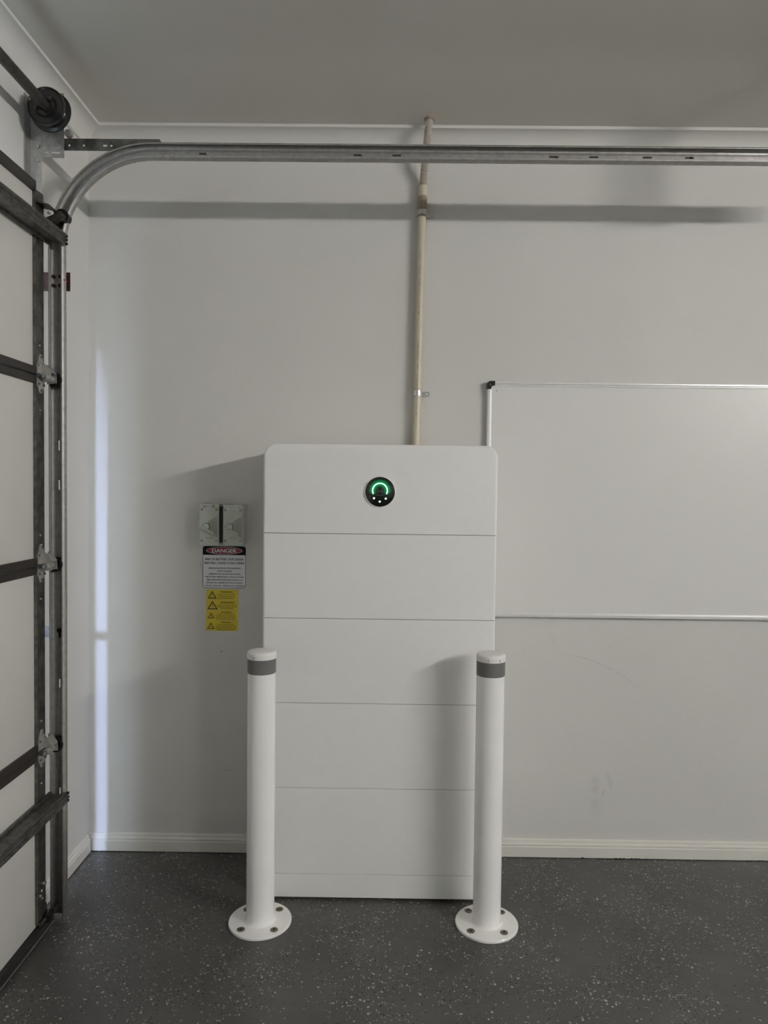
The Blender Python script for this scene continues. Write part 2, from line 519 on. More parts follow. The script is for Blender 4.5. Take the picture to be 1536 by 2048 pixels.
# cove cornice, mitred in the corner
def cove(c=0.066):
    pts = [(0, H - c - 0.004), (0.007, H - c - 0.004), (0.007, H - c)]
    r = c - 0.012
    for k in range(9):
        a = PI / 2 * k / 8
        pts.append((0.009 + r * (1 - math.cos(a)), H - c + 0.001 + r * math.sin(a)))
    pts += [(c, H - 0.011), (c, H), (0, H)]
    return pts
cp = cove()
bm = bmesh.new()
A = [bm.verts.new((d, -d, z)) for d, z in cp]; B = [bm.verts.new((RX, -d, z)) for d, z in cp]
for i in range(len(cp)):
    j = (i + 1) % len(cp); bm.faces.new((A[i], A[j], B[j], B[i]))
structure(finish('trim_1', bm, M['cornice'], smooth=30))
bm = bmesh.new()
A = [bm.verts.new((d, -d, z)) for d, z in cp]; B = [bm.verts.new((d, RY, z)) for d, z in cp]
for i in range(len(cp)):
    j = (i + 1) % len(cp); bm.faces.new((A[i], A[j], B[j], B[i]))
structure(finish('trim_2', bm, M['cornice'], smooth=30))

# skirting boards
sk = [(0, 0.003), (0.014, 0.003), (0.014, 0.041), (0.0115, 0.0435), (0.0115, 0.046), (0.0135, 0.0485), (0.0125, 0.053),
      (0.0085, 0.0565), (0.0085, 0.059), (0.0065, 0.066), (0.003, 0.068), (0, 0.068)]
bm = bmesh.new()
A = [bm.verts.new((0.002, -d, z)) for d, z in sk]; B = [bm.verts.new((RX, -d, z)) for d, z in sk]
for i in range(len(sk)):
    j = (i + 1) % len(sk); bm.faces.new((A[i], A[j], B[j], B[i]))
bm.faces.new(A)
structure(finish('baseboard_back', bm, M['trim'], smooth=25))
bb = bpy.data.objects['baseboard_back']
for x0, x1, hmax in ((1.868, 1.886, 0.0085), (1.93, 2.19, 0.0055), (2.49, 2.60, 0.004)):      # chipped floor coating crept up the board
    n_ = max(4, int((x1 - x0) / 0.006))
    top = [(x0 + (x1 - x0) * k / n_, 0.0008 + hmax * random.uniform(0.25, 1.0) * math.sin(PI * (k + 0.3) / (n_ + 0.6))) for k in range(n_ + 1)]
    prism('coating_edge', [(x1, 0.0), (x0, 0.0)] + top, -0.0150, -0.0135, M['rubber'], bb)
bm = bmesh.new()
A = [bm.verts.new((d, -0.021, z)) for d, z in sk]; B = [bm.verts.new((d, -0.40, z)) for d, z in sk]
for i in range(len(sk)):
    j = (i + 1) % len(sk); bm.faces.new((A[i], A[j], B[j], B[i]))
bm.faces.new(A); bm.faces.new(B)
bl = structure(finish('baseboard_left', bm, M['trim'], smooth=25))
bm = bmesh.new()     # bare timber showing at the cut end
A = [bm.verts.new((d * 0.97 + 0.0002, -0.0209, z)) for d, z in sk]; B = [bm.verts.new((d * 0.97 + 0.0002, -0.0185, z * 0.99)) for d, z in sk]
for i in range(len(sk)):
    j = (i + 1) % len(sk); bm.faces.new((A[i], A[j], B[j], B[i]))
bm.faces.new(A); bm.faces.new(B)
finish('raw_end', bm, M['raw_wood'], bl)

# unseen jamb strip on the nib wall, added to shape the daylight slit
structure(box('unseen_jamb_strip', 0.0, 0.011, -0.475, -0.445, 0.0, HEAD, M['wall']))

# concrete apron outside the door
structure(box('driveway', -6.0, -0.03, -12.0, 4.0, -0.14, -0.02, M['concrete']))

# ------------------------------------------------------------------ battery storage cabinet
CX0, CX1, CYF, CYB = 0.7115, 1.4875, -0.312, -0.045
cab = empty('battery_cabinet', (1.10, -0.18, 0.0), 'tall white stacked home battery cabinet with round green display behind two bollards', 'battery')
cw = wloc(cab)
def module(name, z0, z1, top_radius, parent):
    bm = bmesh.new()
    r = 0.009
    rings = []
    def outline(i, seam):
        x0, x1 = CX0 + i, CX1 - i
        pts = [(x0, z0 + seam), (x1, z0 + seam)]
        if top_radius:
            R_ = max(top_radius - i, 0.002); zt = z1 - i
            for k in range(11):
                a = PI / 2 * k / 10
                pts.append((x1 - R_ + R_ * math.cos(a), zt - R_ + R_ * math.sin(a)))
            for k in range(11):
                a = PI / 2 + PI / 2 * k / 10
                pts.append((x0 + R_ + R_ * math.cos(a), zt - R_ + R_ * math.sin(a)))
        else:
            pts += [(x1, z1 - seam), (x0, z1 - seam)]
        return pts
    specs = [(CYB, 0.004, 0.0), (CYB - 0.004, 0, 0)]
    for k in range(7):
        a = PI / 2 * k / 6
        specs.append((CYF + r - r * math.sin(a), r - r * math.cos(a), 0.0006 * (k / 6)))
    for y, i, s in specs:
        rings.append([bm.verts.new((px - cw[0], y - cw[1], pz - cw[2])) for px, pz in outline(i, s)])
    for A, B in zip(rings, rings[1:]):
        n = len(A)
        for i in range(n):
            bm.faces.new((A[i], A[(i + 1) % n], B[(i + 1) % n], B[i]))
    bm.faces.new(rings[0]); bm.faces.new(rings[-1])
    return finish(name, bm, M['cabinet'], parent, smooth=28)
G = 0.0010
inv = module('inverter_module', 1.239 + G / 2, 1.5365, 0.042, cab)
for z0, z1 in ((0.9556, 1.239), (0.6710, 0.9556), (0.3835, 0.6710), (0.0905, 0.3835)):
    module('battery_module', z0 + G / 2, z1 - G / 2, 0, cab)
module('plinth', 0.010, 0.0905 - G / 2, 0, cab)
box('seam_core', CX0 + 0.004, CX1 - 0.004, CYF + 0.004, CYB - 0.004, 0.05, 1.40, M['cabinet_dark'], cab)
for fx in (CX0 + 0.06, CX1 - 0.06):
    for fy in (CYF + 0.05, CYB - 0.05):
        cyl('foot', (fx, fy, 0.0), (fx, fy, 0.012), 0.02, M['cabinet_dark'], cab, n=16)

# round display of the inverter
DX, DZ = 1.0985, 1.3795
dp = empty('display', (DX - cw[0], CYF - cw[1], DZ - cw[2]), None, None)
dp.parent = inv
bpy.data.objects.remove(dp)
def on_display(name, bm, m, smooth=None):
    o = finish(name, bm, m, inv, smooth=smooth)
    o.location = (DX - cw[0], CYF - cw[1], DZ - cw[2])
    return o
bm = bmesh.new(); add_lathe(bm, [(0.0490, 0.004), (0.0490, -0.0035), (0.0494, -0.0048), (0.0502, -0.0050), (0.0510, -0.0038), (0.0516, -0.0004), (0.0516, 0.004)], 64, 'Y')
on_display('display_bezel', bm, M['cabinet'], 40)
bm = bmesh.new(); add_lathe(bm, [(0, -0.0042), (0.047, -0.0042), (0.0491, -0.0030), (0.0491, 0.003)], 64, 'Y')
on_display('display_glass', bm, M['glass_black'], 40)
# lit arc
ZC, RI, RO = 0.004, 0.0222, 0.0264
bm = bmesh.new()
a0, a1 = math.radians(-27), math.radians(207)
ring = []
for k in range(49):
    a = a0 + (a1 - a0) * k / 48
    ring.append([bm.verts.new((r * math.cos(a), yy, ZC + r * math.sin(a))) for r, yy in ((RI, -0.0043), (RI, -0.0050), (RO, -0.0050), (RO, -0.0043))])
for A, B in zip(ring, ring[1:]):
    for i in range(4):
        bm.faces.new((A[i], A[(i + 1) % 4], B[(i + 1) % 4], B[i]))
bm.faces.new(ring[0]); bm.faces.new(ring[-1])
on_display('light_ring', bm, M['light_ring'])
for (dx, dz) in ((-0.0195, -0.0213), (0.0195, -0.0222), (-0.0003, -0.0322)):
    bm = bmesh.new(); add_cyl(bm, (dx, -0.0042, dz), (dx, -0.0050, dz), 0.0034, n=20)
    on_display('indicator_dot', bm, M['white_dot'])
# emblem: upright W with square outer strokes
lg = [(-0.0085, 0.0125), (-0.0085, -0.0035), (-0.0062, -0.0035), (0.0, 0.0035), (0.0062, -0.0035), (0.0085, -0.0035), (0.0085, 0.0125), (0.0064, 0.0125),
      (0.0064, 0.0000), (0.0, 0.0068), (-0.0064, 0.0000), (-0.0064, 0.0125)]
bm = bmesh.new(); add_prism(bm, lg, None, -0.0042, -0.0047)
on_display('emblem', bm, M['logo'])
bm = bmesh.new(); add_box(bm, -0.0115, 0.0115, -0.0046, -0.0042, -0.0112, -0.0098)
on_display('emblem_bar', bm, M['band'])

# ------------------------------------------------------------------ bollards
def bollard(x, y, rotz, bolts, label):
    o = empty('bollard', (x, y, 0), label, 'bollard', 'bollards in front of the battery cabinet')
    lathe('base_plate', [(0, 0.0), (0.0985, 0.0), (0.1, 0.0015), (0.1, 0.007), (0.0985, 0.009), (0.0, 0.009)], M['bollard'], o, 72)
    lathe('post', [(0.052, 0.0085), (0.0475, 0.0105), (0.0453, 0.015), (0.0443, 0.020), (0.0443, 0.846)], M['bollard'], o, 64)
    lathe('reflective_band', [(0.0444, 0.806), (0.0451, 0.8065), (0.0451, 0.8525), (0.0444, 0.853)], M['band'], o, 64)
    cap = lathe('cap', [(0.0445, 0.8515), (0.0460, 0.8520), (0.0462, 0.866), (0.0452, 0.8705), (0.0425, 0.8735), (0.036, 0.8752), (0.02, 0.8765), (0, 0.877)], M['bollard_cap'], o, 64)
    for an in rotz:
        a = math.radians(an)
        bm = bmesh.new()
        c = Vector((0.0461 * math.cos(a), 0.0461 * math.sin(a), 0))
        add_box(bm, c.x - 0.0006, c.x + 0.0006, c.y - 0.0006, c.y + 0.0006, 0.855, 0.863)
        finish('cap_notch', bm, M['dark_hole'], cap)
    for bx, by in bolts:
        bt = lathe('anchor_bolt', [(0.0122, 0.0088), (0.0122, 0.0104), (0.0112, 0.0109), (0.0068, 0.0109), (0.0068, 0.0100), (0.0035, 0.0098), (0.0, 0.0098)], M['bolt_brown'], o, 24, off=(bx - x, by - y, 0))
        lathe('bolt_socket', [(0.0036, 0.00985), (0.0036, 0.0101), (0, 0.0101)], M['dark_hole'], bt, 12, off=(bx - x, by - y, 0))
    return o
LX, LY = 0.7325, -0.436
bollard(LX, LY, (-112,), [(LX - 0.0503, LY - 0.0565), (LX + 0.0530, LY - 0.0545), (LX + 0.0535, LY + 0.0535), (LX - 0.0515, LY + 0.0500)],
        'white steel bollard with grey band, standing left of the other in front of cabinet')
QX, QY = 1.4570, -0.431
bollard(QX, QY, (-108, -62), [(QX - 0.0560, QY - 0.0500), (QX + 0.0470, QY - 0.0555), (QX - 0.0520, QY + 0.0570), (QX + 0.0555, QY + 0.0520)],
        'white steel bollard with grey band, its shadow falling on the cabinet front')

# ------------------------------------------------------------------ whiteboard
WX0, WX1, WZ0, WZ1 = 1.487, 2.99, 0.916, 1.792
wbd = empty('whiteboard', (WX0, 0, WZ0), 'large white wall whiteboard with slim aluminium frame and black plastic corner', 'whiteboard')
box('panel', WX0 + 0.006, WX1 - 0.006, -0.016, -0.004, WZ0 + 0.006, WZ1 - 0.006, M['board'], wbd)
def rail(name, horizontal, a0, a1, b0, b1):
    # C-shaped frame strip with a raised bead and a lower inner lip
    prof = [(0.0, 0.0), (0.0, -0.018), (0.003, -0.022), (0.008, -0.022), (0.0105, -0.0195), (0.0115, -0.0195), (0.0175, -0.0185), (0.0185, -0.0165), (0.0185, -0.0155), (0.0185, 0.0)]
    bm = bmesh.new()
    rings = []
    for t in (a0, a1):
        pts = []
        for u, v in prof:
            q = b0 + u if b1 > b0 else b0 - u
            p = (t, v, q) if horizontal else (q, v, t)
            pts.append(bm.verts.new((p[0] - WX0, p[1], p[2] - WZ0)))
        rings.append(pts)
    A, B = rings
    n = len(A)
    for i in range(n):
        bm.faces.new((A[i], A[(i + 1) % n], B[(i + 1) % n], B[i]))
    bm.faces.new(A); bm.faces.new(B)
    return finish(name, bm, M['alu'], wbd)
rail('frame_rail', True, WX0 + 0.02, WX1 - 0.02, WZ1, WZ0)
rail('frame_rail', True, WX0 + 0.02, WX1 - 0.02, WZ0, WZ1)
rail('frame_rail', False, WZ0 + 0.02, WZ1 - 0.02, WX0, WX1)
rail('frame_rail', False, WZ0 + 0.02, WZ1 - 0.02, WX1, WX0)
def corner(sx, sz):
    x = WX0 if sx > 0 else WX1
    z = WZ1 if sz < 0 else WZ0
    L_ = 0.030; W_ = 0.0205; R_ = 0.016
    pts = []
    for k in range(7):
        a = PI + PI / 2 * k / 6
        pts.append((R_ + R_ * math.cos(a), R_ + R_ * math.sin(a)))
    pts += [(L_, 0), (L_, W_ * 0.8), (W_ * 1.05, W_ * 0.85), (W_ * 0.85, W_ * 1.05), (W_ * 0.8, L_), (0, L_)]
    pts = [(x + sx * (a - 0.0015), z + sz * (b - 0.0015)) for a, b in pts]
    o = prism('frame_corner', pts, -0.0245, -0.001, M['black'], wbd)
    o['label'] = 'black plastic frame corner'
    cyl('corner_screw', (x + sx * 0.012, -0.0245, z + sz * 0.012), (x + sx * 0.012, -0.0257, z + sz * 0.012), 0.0035, M['galv_dark'], o, n=14)
for sx, sz in ((1, -1), (1, 1), (-1, -1), (-1, 1)): corner(sx, sz)
cyl('fixing_screw', (WX0 + 0.036, -0.0160, WZ1 - 0.034), (WX0 + 0.036, -0.0178, WZ1 - 0.034), 0.0035, M['galv'], wbd, n=14)

# ------------------------------------------------------------------ conduit run
con = empty('conduit', (1.232, -0.024, 1.42), 'beige rigid conduit rising from cabinet top to ceiling with ribbed flexible end', 'conduit')
def XC(z): return 1.2262 + (z - 1.55) * 0.0135
RC = 0.0150
YC = -0.0235
cyl('rigid_pipe', (XC(1.40), YC, 1.40), (XC(2.43), YC, 2.43), RC, M['conduit'], con, n=32)
cyl('coupling', (XC(2.388), YC, 2.388), (XC(2.462), YC, 2.462), RC + 0.0022, M['coupling'], con, n=32)
cyl('coupling', (XC(2.462), YC, 2.462), (XC(2.500), YC - 0.002, 2.500), RC + 0.0012, M['conduit'], con, n=32)
# ribbed flexible tube bending out to the ceiling
bm = bmesh.new()
pts = []
P0, P1, P2, P3 = Vector((XC(2.495), YC, 2.49)), Vector((1.242, -0.030, 2.56)), Vector((1.248, -0.098, 2.60)), Vector((1.256, -0.108, 2.70))
NN = 84
prev = None
for k in range(NN + 1):
    t = k / NN
    p = (1 - t) ** 3 * P0 + 3 * t * (1 - t) ** 2 * P1 + 3 * t * t * (1 - t) * P2 + t ** 3 * P3
    d = (3 * (1 - t) ** 2 * (P1 - P0) + 6 * t * (1 - t) * (P2 - P1) + 3 * t * t * (P3 - P2)).normalized()
    r = 0.0142 if k % 2 else 0.0122
    a = d.cross(Vector((1, 0, 0))).normalized(); c = d.cross(a)
    R_ = [bm.verts.new(p + r * (math.cos(2 * PI * i / 20) * a + math.sin(2 * PI * i / 20) * c) - wloc(con)) for i in range(20)]
    if prev:
        for i in range(20):
            bm.faces.new((prev[i], prev[(i + 1) % 20], R_[(i + 1) % 20], R_[i]))
    prev = R_
finish('flexible_tube', bm, M['flex'], con)
lathe('ceiling_grommet', [(0.0125, 0), (0.0195, 0), (0.0195, -0.003), (0.0165, -0.006), (0.0125, -0.006)], M['coupling'], con, 28, off=Vector((1.256, -0.108, 2.70)) - wloc(con))
def saddle(z):
    xc = XC(z)
    bm = bmesh.new()
    prof = []
    for k in range(17):
        a = PI + PI * k / 16
        prof.append((xc + (RC + 0.0008) * math.cos(a), YC + (RC + 0.0008) * math.sin(a)))
    prof = [(xc - RC - 0.0008, -0.0005)] + prof + [(xc + RC + 0.0008, -0.0012), (xc + RC + 0.030, -0.0012)]
    outer = []
    for i, (a, b) in enumerate(prof):
        if 0 < i < 18:
            ang = PI + PI * (i - 1) / 16
            outer.append((xc + (RC + 0.0024) * math.cos(ang), YC + (RC + 0.0024) * math.sin(ang)))
        elif i == 0: outer.append((xc - RC - 0.0024, -0.0005))
        elif i == 18: outer.append((xc + RC + 0.0030, -0.0030))
        else: outer.append((xc + RC + 0.030, -0.0030))
    w = wloc(con)
    rr = []
    for zz in (z - 0.009, z + 0.009):
        rr.append([bm.verts.new((a - w[0], b - w[1], zz - w[2])) for a, b in prof + outer[::-1]])
    A, B = rr; n = len(A)
    for i in range(n): bm.faces.new((A[i], A[(i + 1) % n], B[(i + 1) % n], B[i]))
    bm.faces.new(A); bm.faces.new(B)
    s = finish('saddle', bm, M['zinc'], con)
    bm = bmesh.new()
    add_lathe(bm, [(0.0055, -0.0028), (0.0050, -0.0050), (0.0028, -0.0062), (0, -0.0065)], 16, 'Y', Vector((xc + RC + 0.019, 0, z)) - w)
    finish('saddle_screw', bm, M['zinc'], s, smooth=60)
saddle(1.744); saddle(2.403)
# faint printed line along the pipe
bm = bmesh.new()
for k, (za, zb) in enumerate(((2.26, 2.00), (1.93, 1.765), (1.725, 1.66))):
    a = math.radians(-98)
    n_ = int((za - zb) / 0.0050)
    for q in range(n_):
        if random.random() < 0.22: continue
        z = za - (za - zb) * q / n_
        x = XC(z) + (RC + 0.0002) * math.cos(a); y = YC + (RC + 0.0002) * math.sin(a)
        hw = random.uniform(0.0006, 0.0012)
        add_box(bm, x - hw - con.location.x, x + hw - con.location.x, y - 0.0001 - con.location.y, y + 0.0003 - con.location.y, z - 0.0015 - con.location.z, z + 0.0015 - con.location.z)
finish('print_line', bm, M['switch_text'], con)['kind'] = 'stuff'

# ------------------------------------------------------------------ isolator switches
def isolator(x0, x1, z0, z1, label, plate):
    D = 0.072
    o = empty('isolator_switch', ((x0 + x1) / 2, 0, z0), label, 'switch', 'isolator switches beside the cabinet')
    cx = (x0 + x1) / 2; w = x1 - x0; h = z1 - z0
    box('housing', x0, x1, -0.046, 0.0, z0 + 0.001, z1 - 0.001, M['switch'], o, 0.003)
    box('cover', x0 - 0.0005, x1 + 0.0005, -D, -0.0475, z0, z1, M['switch'], o, 0.003)
    f = -D
    zc = z0 + h * 0.455
    ax = x0 + w * 0.06
    # triangular recess opening to the right
    tri = [(ax, zc + 0.002), (x1 - 0.003, zc + h * 0.245), (x1 - 0.003, zc - h * 0.265), (ax, zc - 0.006)]
    prism('lever_well', tri, f - 0.0006, f + 0.001, M['switch_mid'], o)
    def bar(name, p, q, t, d, m):
        p = Vector(p); q = Vector(q); dv = (q - p).normalized(); nv = Vector((-dv.y, dv.x)) * t
        return prism(name, [tuple(p + nv), tuple(q + nv), tuple(q - nv), tuple(p - nv)], f - d, f + 0.001, m, o)
    bar('well_edge', (ax, zc + 0.001), (x1 - 0.003, zc + h * 0.255), 0.0012, 0.0028, M['switch'])
    bar('well_edge', (ax, zc - 0.007), (x1 - 0.003, zc - h * 0.275), 0.0012, 0.0028, M['switch'])
    bar('guide', (ax + w * 0.32, zc + h * 0.06), (x1 - 0.004, zc + h * 0.175), 0.001, 0.0016, M['switch'])
    bm = bmesh.new()
    add_lathe(bm, [(0.0125, 0.0), (0.0125, -0.004), (0.0115, -0.005), (0.0, -0.005)], 28, 'Y', Vector((ax + w * 0.27, f, zc - 0.001)) - wloc(o))
    kn = finish('knob_boss', bm, M['switch'], o, smooth=40)
    bm = bmesh.new()
    add_lathe(bm, [(0.0125, -0.0036), (0.0136, -0.0036), (0.0136, -0.0008)], 28, 'Y', Vector((ax + w * 0.27, f, zc - 0.001)) - wloc(o))
    finish('boss_shadow_gap', bm, M['dark_hole'], kn)
    bar('lever', (ax - 0.001, zc), (x1 - w * 0.20, zc - h * 0.175), 0.0030, 0.014, M['switch'])
    for sx in (x0 + 0.0075, x1 - 0.0075):
        for sz in (z0 + h * 0.115, z0 + h * 0.86):
            bm = bmesh.new()
            add_lathe(bm, [(0.0046, 0.0005), (0.0046, -0.0015), (0.0034, -0.0026), (0.0, -0.0026)], 14, 'Y', Vector((sx, f, sz)) - wloc(o))
            s = finish('cover_screw', bm, M['galv'], o, smooth=50)
            bm = bmesh.new(); c = Vector((sx, f - 0.0027, sz)) - wloc(o)
            add_prism(bm, [(c.x - 0.003, c.z - 0.0012), (c.x - 0.0025, c.z - 0.0022), (c.x + 0.003, c.z + 0.0012), (c.x + 0.0025, c.z + 0.0022)], None, c.y, c.y + 0.0003)
            finish('screw_slot', bm, M['dark_hole'], s)
    if plate == 'sticker':
        text('lettering', 'ISOLATOR', cx - 0.001, z1 - 0.0105, 0.0070, 0.044, f - 0.0004, M['switch_text'], o, 0.02)
        lb = box('name_label', cx - 0.0095, cx + 0.0085, f - 0.0012, f, z1 - 0.0175, z1 - 0.0045, M['white_label'], o)
        text('lettering', 'MAIN', cx - 0.0005, z1 - 0.0085, 0.0030, 0.013, f - 0.0015, M['switch_text'], o, 0.02)
        text('lettering', 'SWITCH', cx - 0.0005, z1 - 0.0135, 0.0030, 0.014, f - 0.0015, M['switch_text'], o, 0.02)
    else:
        box('name_label', cx - 0.0225, cx + 0.0205, f - 0.0012, f, z1 - 0.0205, z1 - 0.0045, M['white_label'], o)
        text('lettering', 'INVERTER A.C.', cx - 0.001, z1 - 0.0090, 0.0038, 0.037, f - 0.0015, M['switch_text'], o, 0.02)
        text('lettering', 'ISOLATOR', cx - 0.001, z1 - 0.0157, 0.0038, 0.028, f - 0.0015, M['switch_text'], o, 0.02)
        box('label_edge', cx + 0.0206, cx + 0.0222, f - 0.0008, f, z1 - 0.019, z1 - 0.006, M['switch_text'], o)
    bx0, bx1, bz0, bz1 = cx - 0.015, cx + 0.015, z0 + h * 0.145, z0 + h * 0.205
    text('lettering', 'IP66 20A', cx, (bz0 + bz1) / 2, 0.0045, 0.026, f - 0.0004, M['switch_text'], o, 0.0)
    box('print_rule', bx0 + 0.004, bx1, f - 0.0004, f, bz1 + 0.002, bz1 + 0.0026, M['switch_mid'], o)
    box('top_tab', x0 + 0.010, x0 + w * 0.5, f + 0.004, f + 0.016, z1 - 0.001, z1 + 0.0008, M['dark_hole'], o)
    return o
iso = isolator(0.4370, 0.5065, 1.1755, 1.3285, 'grey isolator switch left of its twin, small square white sticker over its lettering', 'sticker')
box('gap_shade_strip', 0.5072, 0.5217, -0.064, 0.0, 1.185, 1.318, M['rubber'], iso)  # black strip added to stand for the shade between the two switches
isolator(0.5225, 0.5940, 1.1755, 1.3260, 'grey isolator switch nearest the cabinet, wide white two-line label at top', 'wide')

# ------------------------------------------------------------------ danger sign
SX0, SX1, SZ0, SZ1 = 0.4285, 0.5945, 1.0070, 1.1685
sg = empty('danger_sign', ((SX0 + SX1) / 2, 0, SZ0), 'white battery danger sign with black header and red oval below the switches', 'sign')
sc_ = (SX0 + SX1) / 2
prism('plate', rrect(SX0, SX1, SZ0, SZ1, 0.010), -0.0020, 0.0, M['sign_white'], sg)
prism('border', rrect(SX0 + 0.0015, SX1 - 0.0015, SZ0 + 0.0015, SZ1 - 0.0015, 0.009), -0.0023, -0.0018, M['sign_black'], sg)
prism('face', rrect(SX0 + 0.0032, SX1 - 0.0032, SZ0 + 0.0032, SZ1 - 0.0032, 0.0075), -0.0026, -0.0018, M['sign_white'], sg)
HZ = SZ1 - 0.0345
hdr = rrect(SX0 + 0.0015, SX1 - 0.0015, HZ - 0.02, SZ1 - 0.0015, 0.009)
hdr = [p for p in hdr if p[1] > HZ]
hdr = [(SX1 - 0.0015, HZ)] + hdr + [(SX0 + 0.0015, HZ)]
prism('header', hdr, -0.0029, -0.0018, M['sign_black'], sg)
oz = SZ1 - 0.0180
def oval(a, b): return [(sc_ + a * math.cos(2 * PI * k / 56) * (1 - 0.02 * abs(math.sin(2 * PI * k / 56))), oz + b * math.sin(2 * PI * k / 56)) for k in range(56)]
prism('oval_rim', oval(0.0680, 0.0142), -0.0032, -0.0018, M['sign_white'], sg)
prism('oval', oval(0.0663, 0.0128), -0.0035, -0.0018, M['sign_red'], sg)
text('lettering', 'DANGER', sc_, oz, 0.0145, 0.0915, -0.0038, M['sign_white'], sg, 0.035)
yy = -0.0029
def sgz(py): return 1.1685 - (py - 1092) * 0.1615 / 85.0
LN = [('RISK OF BATTERY EXPLOSION', 1118.5, 0.0082, 0.143, 0.03), ('FIRE WILL CAUSE TOXIC FUMES', 1126.2, 0.0082, 0.150, 0.03),
      ('ASSOCIATED PROTECTIVE EQUIPMENT', 1136.3, 0.0050, 0.122, 0.032), ('SAFETY GLASSES,', 1142.2, 0.0050, 0.056, 0.032),
      ('LAMINATE FILM GLOVES AND SLEEVES,', 1148.0, 0.0050, 0.122, 0.032), ('STRUCTURAL FIREFIGHTING GEAR/FOOTWEAR,', 1153.7, 0.0050, 0.147, 0.032),
      ('SELF-CONTAINED BREATHING APPARATUS,', 1159.6, 0.0050, 0.134, 0.032), ('OR HALF-FACE RESPIRATOR WITH ORGANIC', 1165.3, 0.0050, 0.138, 0.032),
      ('VAPOUR / ACID GAS / PARTICULATE CARTRIDGE', 1171.2, 0.0050, 0.148, 0.032)]
for s, py, h, w, b in LN:
    text('lettering', s, sc_ + (0.002 if py > 1130 else 0), sgz(py), h, w, yy, M['sign_black'], sg, b)

# ------------------------------------------------------------------ yellow warning labels
def warning(x0, x1, z0, z1, tri, lines, label, second=False):
    o = empty('warning_label', ((x0 + x1) / 2, 0, z0), label, 'label', 'yellow warning labels below the danger sign')
    box('sticker', x0, x1, -0.0010, 0.0, z0 + 0.0004, z1 - 0.0004, M['yellow'], o)
    tx, tz, hw, hh = tri
    pts = [(tx - hw, tz - hh), (tx + hw, tz - hh), (tx, tz + hh)]
    prism('triangle', pts, -0.0013, -0.0008, M['yellow_print'], o)
    k = 0.66
    prism('triangle_face', [(tx - hw * k, tz - hh * 0.76), (tx + hw * k, tz - hh * 0.76), (tx, tz + hh * 0.55)], -0.0016, -0.0008, M['yellow'] if not second else M['yellow'], o)
    b = hh * 0.5
    bolt = [(tx + 0.0006, tz + b * 0.55), (tx - 0.0022, tz - b * 0.45), (tx - 0.0004, tz - b * 0.40), (tx + 0.0002, tz - b * 1.25), (tx + 0.0022, tz - b * 0.15), (tx + 0.0004, tz - b * 0.2)]
    prism('flash_symbol', bolt, -0.0018, -0.0008, M['yellow_print'], o)
    for s, cx, cz, h, w, bd in lines:
        text('lettering', s, cx, cz, h, w, -0.0013, M['yellow_print'], o, bd)
    return o
def wx(px): return 0.4440 + (px - 413) * (0.5636 - 0.4440) / 63.0
def wz(py): return 1.0015 - (py - 1180) * (1.0015 - 0.8450) / 82.5
def U(x): return 400 + x * 90 / 1536.0        # zoomed-crop pixel to photograph pixel
def V(y): return 1170 + y * 100 / 1707.0
def wl(t, x0, x1, y, h, b): return (t, (wx(U(x0)) + wx(U(x1))) / 2, wz(V(y)), h, wx(U(x1)) - wx(U(x0)), b)
def tr(x0, x1, y0, y1): return ((wx(U(x0)) + wx(U(x1))) / 2, (wz(V(y0)) + wz(V(y1))) / 2, (wx(U(x1)) - wx(U(x0))) / 2, (wz(V(y0)) - wz(V(y1))) / 2)
WL, WR = 0.4440, 0.5640
warning(WL, WR, wz(V(505)), wz(V(155)), tr(272, 575, 205, 460),
        [wl('WARNING', 685, 1110, 235, 0.0062, 0.035), wl('TURN OFF ALL BATTERY', 600, 1210, 322, 0.0040, 0.02), wl('SYSTEM ISOLATORS TO', 610, 1195, 388, 0.0040, 0.02), wl('ISOLATE EQUIPMENT', 635, 1160, 450, 0.0040, 0.02)],
        'yellow warning label directly under the danger sign, topmost of four')
warning(WL, WR + 0.001, wz(V(862)), wz(V(505)), tr(255, 612, 545, 832),
        [wl('WARNING', 690, 1180, 595, 0.0072, 0.035), wl('MULTIPLE ENERGY SOURCES', 610, 1260, 690, 0.0040, 0.02), wl('TURN OFF ALL ISOLATORS TO', 612, 1260, 745, 0.0040, 0.02), wl('ISOLATE SERVICE', 725, 1140, 797, 0.0040, 0.02)],
        'yellow warning label with the largest triangle, second from top', True)
warning(WL - 0.0005, WR, wz(V(1205)), wz(V(862)), tr(275, 500, 940, 1140),
        [wl('WARNING', 715, 1080, 925, 0.0056, 0.03), wl('IN EVENT OF FIRE OR FAULT', 612, 1165, 990, 0.0036, 0.02), wl('BATTERY AND ASSOCIATED', 550, 1225, 1052, 0.0036, 0.02), wl('EQUIPMENT MAY CAUSE SHOCK', 545, 1230, 1110, 0.0036, 0.02), wl('ISOLATE BEFORE SERVICING', 550, 1225, 1168, 0.0036, 0.02)],
        'yellow warning label with the smallest triangle, third from top')
warning(WL - 0.0008, WR, wz(V(1570)), wz(V(1205)), tr(252, 500, 1285, 1500),
        [wl('WARNING', 718, 1065, 1272, 0.0058, 0.03), wl('ARC FLASH HAZARD', 610, 1165, 1350, 0.0040, 0.02), wl('ARC FLASH SUITABLE PPE MUST BE', 530, 1250, 1412, 0.0040, 0.02), wl('WORN WHILE ISOLATING AND', 530, 1240, 1468, 0.0040, 0.02), wl('WORKING ON THE EQUIPMENT', 570, 1215, 1522, 0.0040, 0.02)],
        'yellow warning label at the bottom of the four, arc flash text')

